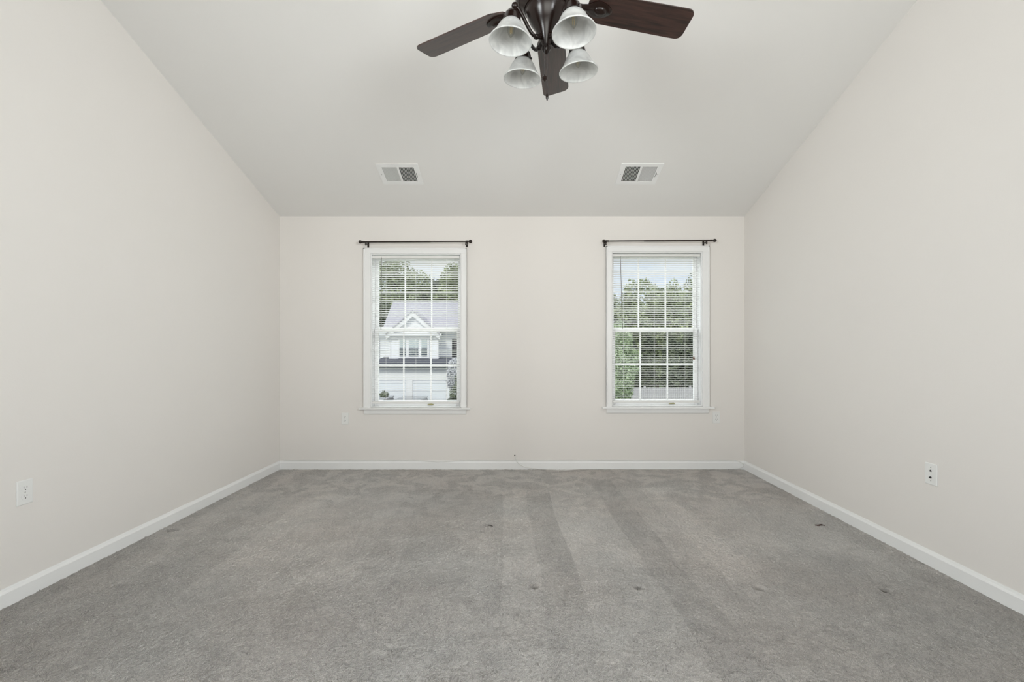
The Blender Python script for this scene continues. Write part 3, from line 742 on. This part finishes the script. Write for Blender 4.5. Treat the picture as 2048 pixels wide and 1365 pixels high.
for p in FP+BL: p.parent = fan; p.matrix_parent_inverse = inv

# ------------------------------------------------------------- outdoors
mb = MB(); mb.box((-60, YB+2, GROUND-.3), (80, 95, GROUND)); struct(mb.build('lawn_ground', 'lawn'))
mb = MB(); mb.box((-60, 12, GROUND), (80, 19, GROUND+.02)); struct(mb.build('street', 'asphalt'))
mb = MB(); mb.box((-9.5, 19, GROUND), (-4.0, 27.9, GROUND+.03)); struct(mb.build('driveway', 'concrete'))

# house across the street
HYW = 28.0
house = empty('house', W(830, PY, HYW)); house.location.z = GROUND
tag(house, 'white sided two-storey house with gabled bay and double garage across the street', 'house'); HPs = []
def hb(px0, py0, px1, py1, y0, y1):
    A = W(px0, py0, y0); Bq = W(px1, py1, y0); return (A.x, y0, A.z), (Bq.x, y1, Bq.z)
def hbox(name, m, *rects, parent=None, bevel=0):
    mb = MB()
    for r in rects: mb.box(*hb(*r))
    o = mb.build(name, m, bevel=bevel)
    if parent: o.parent = parent
    else: HPs.append(o)
    return o
xl, xr = W(748, 0, HYW).x, W(912, 0, HYW).x
mb = MB(); mb.box((xl, HYW, GROUND), (xr, HYW+8, W(0, 660, HYW).z)); HPs.append(mb.build('body', 'siding'))
# siding courses of the upper storey
mb = MB(); z = W(0, 716, HYW).z
while z < W(0, 660, HYW).z: mb.box((xl, HYW-.02, z), (xr, HYW+.01, z+.012)); z += .15
HPs.append(mb.build('siding_courses', 'house_trim'))
# main roof, gable ends left and right, ridge parallel to the street
ze = W(0, 655, HYW-.5).z
ridge_y = HYW+4.5; zr = EYE+(PY-603)*ridge_y/F
mb = MB(); rl, rr = (W(786, 0, ridge_y).x, W(925, 0, ridge_y).x)
v = [mb.bm.verts.new(p) for p in ((W(771, 0, HYW).x, HYW-.5, ze), (xr+.6, HYW-.5, ze), (rr, ridge_y, zr), (rl, ridge_y, zr), (W(771, 0, HYW).x, HYW+8.4, ze), (xr+.6, HYW+8.4, ze))]
for f in ((0, 1, 2, 3), (4, 3, 2, 5), (0, 3, 4), (1, 5, 2), (0, 4, 5, 1)): mb.bm.faces.new([v[i] for i in f])
HPs.append(mb.build('main_roof', 'shingle'))
mb = MB(); mb.box((xl-.3, HYW-.56, ze-.16), (xr+.6, HYW-.45, ze+.02)); HPs.append(mb.build('gutter', 'house_trim'))
# bay with front gable
YBay = HYW-.9
bl, br_ = W(778.5, 0, YBay).x, W(876, 0, YBay).x
zb0, zb1 = W(0, 718, YBay).z, W(0, 668, YBay).z
mb = MB(); mb.box((bl, YBay, zb0), (br_, HYW, zb1)); bay = mb.build('bay', 'siding'); HPs.append(bay)
ap = W(827, 627, YBay); gl, gr = W(780, 668, YBay), W(874, 668, YBay)
mb = MB(); mb.prism([gl, gr, ap], (0, 4.0, 0)); HPs.append(mb.build('gable', 'siding'))
up = Vector((0, 0, 1)); dl = (ap-gl).normalized()*.25; dr_ = (ap-gr).normalized()*.25
def chevron(lo, hi, y0, y1):
    mb = MB(); q = [gl-dl, ap, gr-dr_]
    for a, b in ((q[0], q[1]), (q[1], q[2])):
        mb.prism([a+up*lo, b+up*lo, b+up*hi, a+up*hi], (0, y1-y0, 0))
    bmesh.ops.translate(mb.bm, verts=mb.bm.verts, vec=(0, y0, 0)); return mb
HPs.append(chevron(-.20, .10, -.22, 0.0).build('rake_board', 'house_trim'))
HPs.append(chevron(.10, .17, -.26, 4.0).build('gable_roof', 'shingle'))
hbox('cornice', 'house_trim', (770, 667, 882, 673, YBay-.22, YBay+.1), (776, 673, 878, 678, YBay-.10, YBay+.05))
hbox('corner_board', 'house_trim', (777.5, 676, 781, 718, YBay-.04, YBay+.02)); hbox('corner_board', 'house_trim', (873, 676, 877, 718, YBay-.04, YBay+.02))
# triple window
wf = hbox('bay_window', 'house_trim', (796, 676, 858, 717, YBay-.06, YBay+.02))
for a, b in ((799, 811), (817.5, 836.5), (842.5, 854)):
    hbox('window_pane', 'house_curtain', (a, 679, b, 696, YBay-.09, YBay-.05), parent=wf)
    hbox('window_pane', 'house_glass', (a, 697, b, 713, YBay-.09, YBay-.05), parent=wf)
hbox('side_window', 'shutter', (904, 678, 914, 715, HYW-.08, HYW+.02))
hbox('side_window', 'shutter', (753, 678, 758, 715, HYW-.08, HYW+.02))
# porch roof over the garage doors
YG = HYW-1.9
mb = MB(); a, b = W(745, 729, YG-.3), W(906, 729, YG-.3); zt_ = W(0, 714.5, HYW).z
mb.prism([(a.x, YG-.35, a.z), (a.x, YG-.35, a.z+.12), (a.x, HYW, zt_), (a.x, HYW, a.z)], (b.x-a.x, 0, 0)); HPs.append(mb.build('porch_roof', 'porch_shingle'))
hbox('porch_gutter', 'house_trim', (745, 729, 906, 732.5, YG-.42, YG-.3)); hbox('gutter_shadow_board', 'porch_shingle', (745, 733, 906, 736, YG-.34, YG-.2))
mb = MB(); a, b = W(745, 740, YG), W(899, 740, YG); mb.box((a.x, YG, GROUND), (b.x, HYW, a.z+.2)); HPs.append(mb.build('garage_front', 'siding'))
hbox('frieze', 'house_trim', (745, 742, 899, 761, YG-.05, YG+.02), (812, 761, 825, 850, YG-.05, YG+.02))
for a, b in ((750, 811), (826, 892)):
    g = hbox('garage_door', 'garage_white', (a, 766.5, b, 860, YG-.025, YG+.04))
    mb = MB()
    for k in range(1, 5):
        z = W(0, 766.5, YG).z-k*.46; A = W(a, 0, YG-.03).x; Bq = W(b, 0, YG-.03).x; mb.box((A, YG-.035, z), (Bq, YG-.024, z+.02))
    pj = mb.build('panel_joint', 'shingle'); pj.parent = g
    hbox('door_head', 'siding', (a, 763, b, 767, YG-.04, YG-.0), parent=g)
for p in HPs: p.parent = house; p.matrix_parent_inverse = Matrix.Translation(-house.location)

# cars on the driveway, noses to the street
def car(px, Y, width, height, body, label):
    c = W(px, 0, Y); root = empty('car', (c.x, Y, GROUND+.03)); tag(root, label, 'car', 'cars parked before the garage')
    h, w2, L = height, width/2, 4.5
    mb = MB()
    sec = [(0, .35), (.02, .75), (.25, .95), (1.05, 1.05), (4.35, 1.10), (4.5, .9), (4.5, .35)]
    mb.prism([(-w2, y, z) for y, z in sec], (2*w2, 0, 0)); P = [mb.build('car_body', body, bevel=.06, seg=3)]
    mb = MB(); q = .16
    lo = [(-w2+.05, 1.0, 1.04), (w2-.05, 1.0, 1.04), (w2-.05, 4.3, 1.08), (-w2+.05, 4.3, 1.08)]
    hi = [(-w2+q+.05, 1.75, h-.05), (w2-q-.05, 1.75, h-.05), (w2-q-.05, 4.0, h-.05), (-w2+q+.05, 4.0, h-.05)]
    A = [mb.bm.verts.new(p) for p in lo]; Bq = [mb.bm.verts.new(p) for p in hi]
    mb.bm.faces.new(A); mb.bm.faces.new(Bq)
    for i in range(4): mb.bm.faces.new([A[i], A[(i+1) % 4], Bq[(i+1) % 4], Bq[i]])
    P.append(mb.build('car_windows', 'car_glass'))
    mb = MB(); mb.box((-w2+q, 1.70, h-.055), (w2-q, 4.05, h)); 
    for s in (-1, 1): mb.tube([(s*(w2-.06), .98, 1.05), (s*(w2-q-.04), 1.74, h-.04)], .035, 6)
    P.append(mb.build('car_roof', body, bevel=.02))
    for sx_ in (-1, 1):
        for sy_ in (.85, 3.65):
            mb = MB(); mb.lathe([(0, -.1), (.24, -.1), (.33, -.08), (.34, 0), (.33, .08), (.24, .1), (0, .1)], 24, Matrix.Translation((sx_*(w2-.1), sy_, .34)) @ Matrix.Rotation(math.pi/2, 4, 'Y')); P.append(mb.build('wheel', 'tyre', smooth=True))
    for p in P: p.parent = root
    root.location.y = Y-4.55
car(834.5, 25.8, 1.75, 1.74, 'car_dark', 'dark car in front of the right garage door of the white house')
car(768, 25.8, 1.75, 1.76, 'car_dark', 'dark car in front of the left garage door of the white house')

# trees
def leaf_cloud(mb, blobs, n, size):
    rnd = random.random
    tot = sum(b[3]*b[4]*b[5] for b in blobs)
    for cx, cy, cz, rx, ry, rz in blobs:
        for _ in range(int(n*rx*ry*rz/tot)):
            while True:
                u = Vector((rnd()*2-1, rnd()*2-1, rnd()*2-1)); l = u.length
                if 0.05 < l < 1: break
            u = u*((0.55+0.45*rnd())/l if rnd() < .75 else 1)
            c = Vector((cx+u.x*rx, cy+u.y*ry, cz+u.z*rz))
            a = Vector((rnd()-.5, rnd()-.5, rnd()-.5)).normalized(); b = a.cross(Vector((rnd()-.5, rnd()-.5, rnd()-.5))).normalized()
            s = size*(.6+.8*rnd())
            vs_ = [mb.bm.verts.new(c+a*s), mb.bm.verts.new(c+b*s*.5), mb.bm.verts.new(c-a*s), mb.bm.verts.new(c-b*s*.5)]
            mb.bm.faces.new(vs_)
def tree(name, base, h, r, material, label, n=5000, size=.22, crown0=.25, group=None, cat='tree', blobs=None, trunk=.18):
    root = empty(name, base); tag(root, label, cat, group)
    mb = MB(); mb.tube([(0, 0, 0), (.1, 0, h*.3), (0, .1, h*.6), (.05, 0, h*.85)], [trunk, trunk*.8, trunk*.5, trunk*.15], 8)
    for k in range(5):
        a = k*2.4; z = h*(.35+.1*k); mb.tube([(0, 0, z), (math.cos(a)*r*.5, math.sin(a)*r*.5, z+h*.1)], [trunk*.35, trunk*.1], 6)
    t = mb.build('trunk', 'bark', smooth=True); t.parent = root
    mb = MB()
    if blobs is None:
        blobs = [(0, 0, h*(crown0+1)/2, r*.75, r*.75, h*(1-crown0)*.45)]
        for k in range(11):
            a = random.random()*6.28; q = r*(.35+.35*random.random()); z = h*(crown0+.08+(.82-crown0)*random.random()); s = r*(.35+.22*random.random())
            blobs.append((math.cos(a)*q, math.sin(a)*q, z, s, s, s*.8))
    leaf_cloud(mb, blobs, n, size); f = mb.build('foliage', material); f.parent = root
    return root
def tb(px, Y): c = W(px, 0, Y); return (c.x, Y, GROUND)
def hh(py, Y): return EYE+(PY-py)*Y/F-GROUND
G1 = 'trees behind the white house'; G2 = 'trees beyond the back fence'
for px, Y, py, r, m, lab in (
    (795, 44, 500, 3.1, 'leaf_mid', 'large green tree behind the house roof, left of the gap of sky'),
    (906, 44, 514, 2.3, 'leaf_mid', 'mottled green tree behind the house roof, right of the gap of sky'),
    (852, 51, 538, 2.9, 'leaf_dark', 'darker tree behind the house roof, just below the gap of sky'),
    (746, 36, 590, 2.2, 'leaf_dark', 'dark green tree beside the left end of the house roof'),
    (795, 60, 575, 3.3, 'leaf_dark', 'dark tree in the far row behind the house, left of the gable peak'),
    (900, 60, 580, 3.3, 'leaf_dark', 'dark tree in the far row behind the house, towards its right end')):
    tree('tree', tb(px, Y), hh(py, Y), r, m, lab, n=13000, size=.13, group=G1)
for px, Y, py, r, m, lab in (
    (1224, 41.5, 574, 1.35, 'leaf_mid', 'green tree at the left edge of the right window, lowest of its row'),
    (1262, 36, 546, 1.6, 'leaf_mid', 'green tree with rounded top, second from the left in the right window'),
    (1306, 40.5, 556, 1.6, 'leaf_mid', 'green tree in the middle of the row seen in the right window'),
    (1347, 36, 545, 1.5, 'leaf_mid', 'green tree just left of the tallest one in the right window'),
    (1389, 40.5, 530, 1.9, 'leaf_mid', 'tallest green tree, at the right edge of the right window'),
    (1268, 46.5, 590, 1.9, 'leaf_dark', 'dark tree behind the rounded green tree'),
    (1360, 46, 585, 2.1, 'leaf_dark', 'dark tree behind and left of the tallest green tree'),
    (1315, 51.5, 595, 2.4, 'leaf_dark', 'dark tree farthest back behind the middle of the row'),
    (1405, 51.5, 590, 2.4, 'leaf_dark', 'dark tree farthest back behind the tallest green tree')):
    tree('tree', tb(px, Y), hh(py, Y), r, m, lab, n=9000, size=.12, crown0=.08, group=G2)
for px, Y, py, r, lab in ((1258, 32, 655, .8, 'narrow dark evergreen left of the others, half behind the pale young tree'), (1295, 33, 648, .75, 'narrow dark evergreen, second from the left behind the grey fence'),
                          (1340, 32, 652, .75, 'narrow dark evergreen, third from the left behind the grey fence'), (1380, 33, 645, .9, 'narrow dark evergreen, rightmost behind the grey fence')):
    tree('evergreen_tree', tb(px, Y), hh(py, Y), r, 'leaf_dark', lab, n=5200, size=.13, crown0=.0, group='narrow evergreens behind the fence', trunk=.08)
tree('young_tree', tb(1238, 21), hh(628, 21), .95, 'leaf_pale', 'pale green young tree in front of the dark woods, left in the right window', n=9000, size=.06, crown0=.12, trunk=.06)
tree('conifer_shrub', tb(911, 23), 0, 0, 'leaf_dark', 'dark needled shrub at the right edge of the left window', n=3600, size=.08, cat='shrub', trunk=.05,
     blobs=[(0, 0, hh(790, 23)-.9, .62, .5, .9), (.12, 0, hh(770, 23)-.5, .42, .4, .6), (.2, 0, hh(752, 23)-.25, .25, .25, .35), (0, 0, .7, .6, .5, .9)])
tree('flowering_tree', tb(912, 24), 0, 0, 'blossom_leaf', 'pale blossoming tree top above the dark shrub beside the house', n=5200, size=.07, cat='tree', trunk=.06,
     blobs=[(0, 0, hh(733, 24), .42, .3, .42), (-.08, 0, hh(748, 24), .40, .3, .42), (-.25, -.05, hh(765, 24), .22, .2, .45)])
tree('garden_plant', tb(769, 22), 0, 0, 'leaf_dark', 'small spiky dark plant before the left garage door', n=160, size=.07, cat='plant', trunk=.03,
     blobs=[(0, 0, hh(790, 22), .22, .2, .12), (-.05, 0, hh(784, 22), .06, .06, .12)])
# garden fence at the foot of the woods
fy = 29.0
fA, fB = W(1262, 0, fy).x, W(1420, 0, fy).x; ftz = W(0, 776, fy).z
fence = empty('fence', ((fA+fB)/2, fy, GROUND)); tag(fence, 'weathered grey board fence at the foot of the trees', 'fence')
mb = MB(); x = fA
while x < fB:
    mb.box((x, fy, GROUND), (x+.12, fy+.025, ftz+random.uniform(-.03, .03))); x += .135
b_ = mb.build('pickets', 'fence_grey')
mb = MB(); mb.box((fA, fy+.025, ftz-.35), (fB, fy+.07, ftz-.25)); mb.box((fA, fy+.025, GROUND+.4), (fB, fy+.07, GROUND+.5)); r_ = mb.build('rail', 'fence_grey')
Ps = [b_, r_]
for p in (1290, 1335, 1381):
    mb = MB(); x = W(p, 0, fy).x; mb.box((x-.06, fy+.02, GROUND), (x+.06, fy+.14, ftz+.1)); Ps.append(mb.build('post', 'fence_grey'))
for p in Ps: p.parent = fence; p.matrix_parent_inverse = Matrix.Translation(-fence.location)
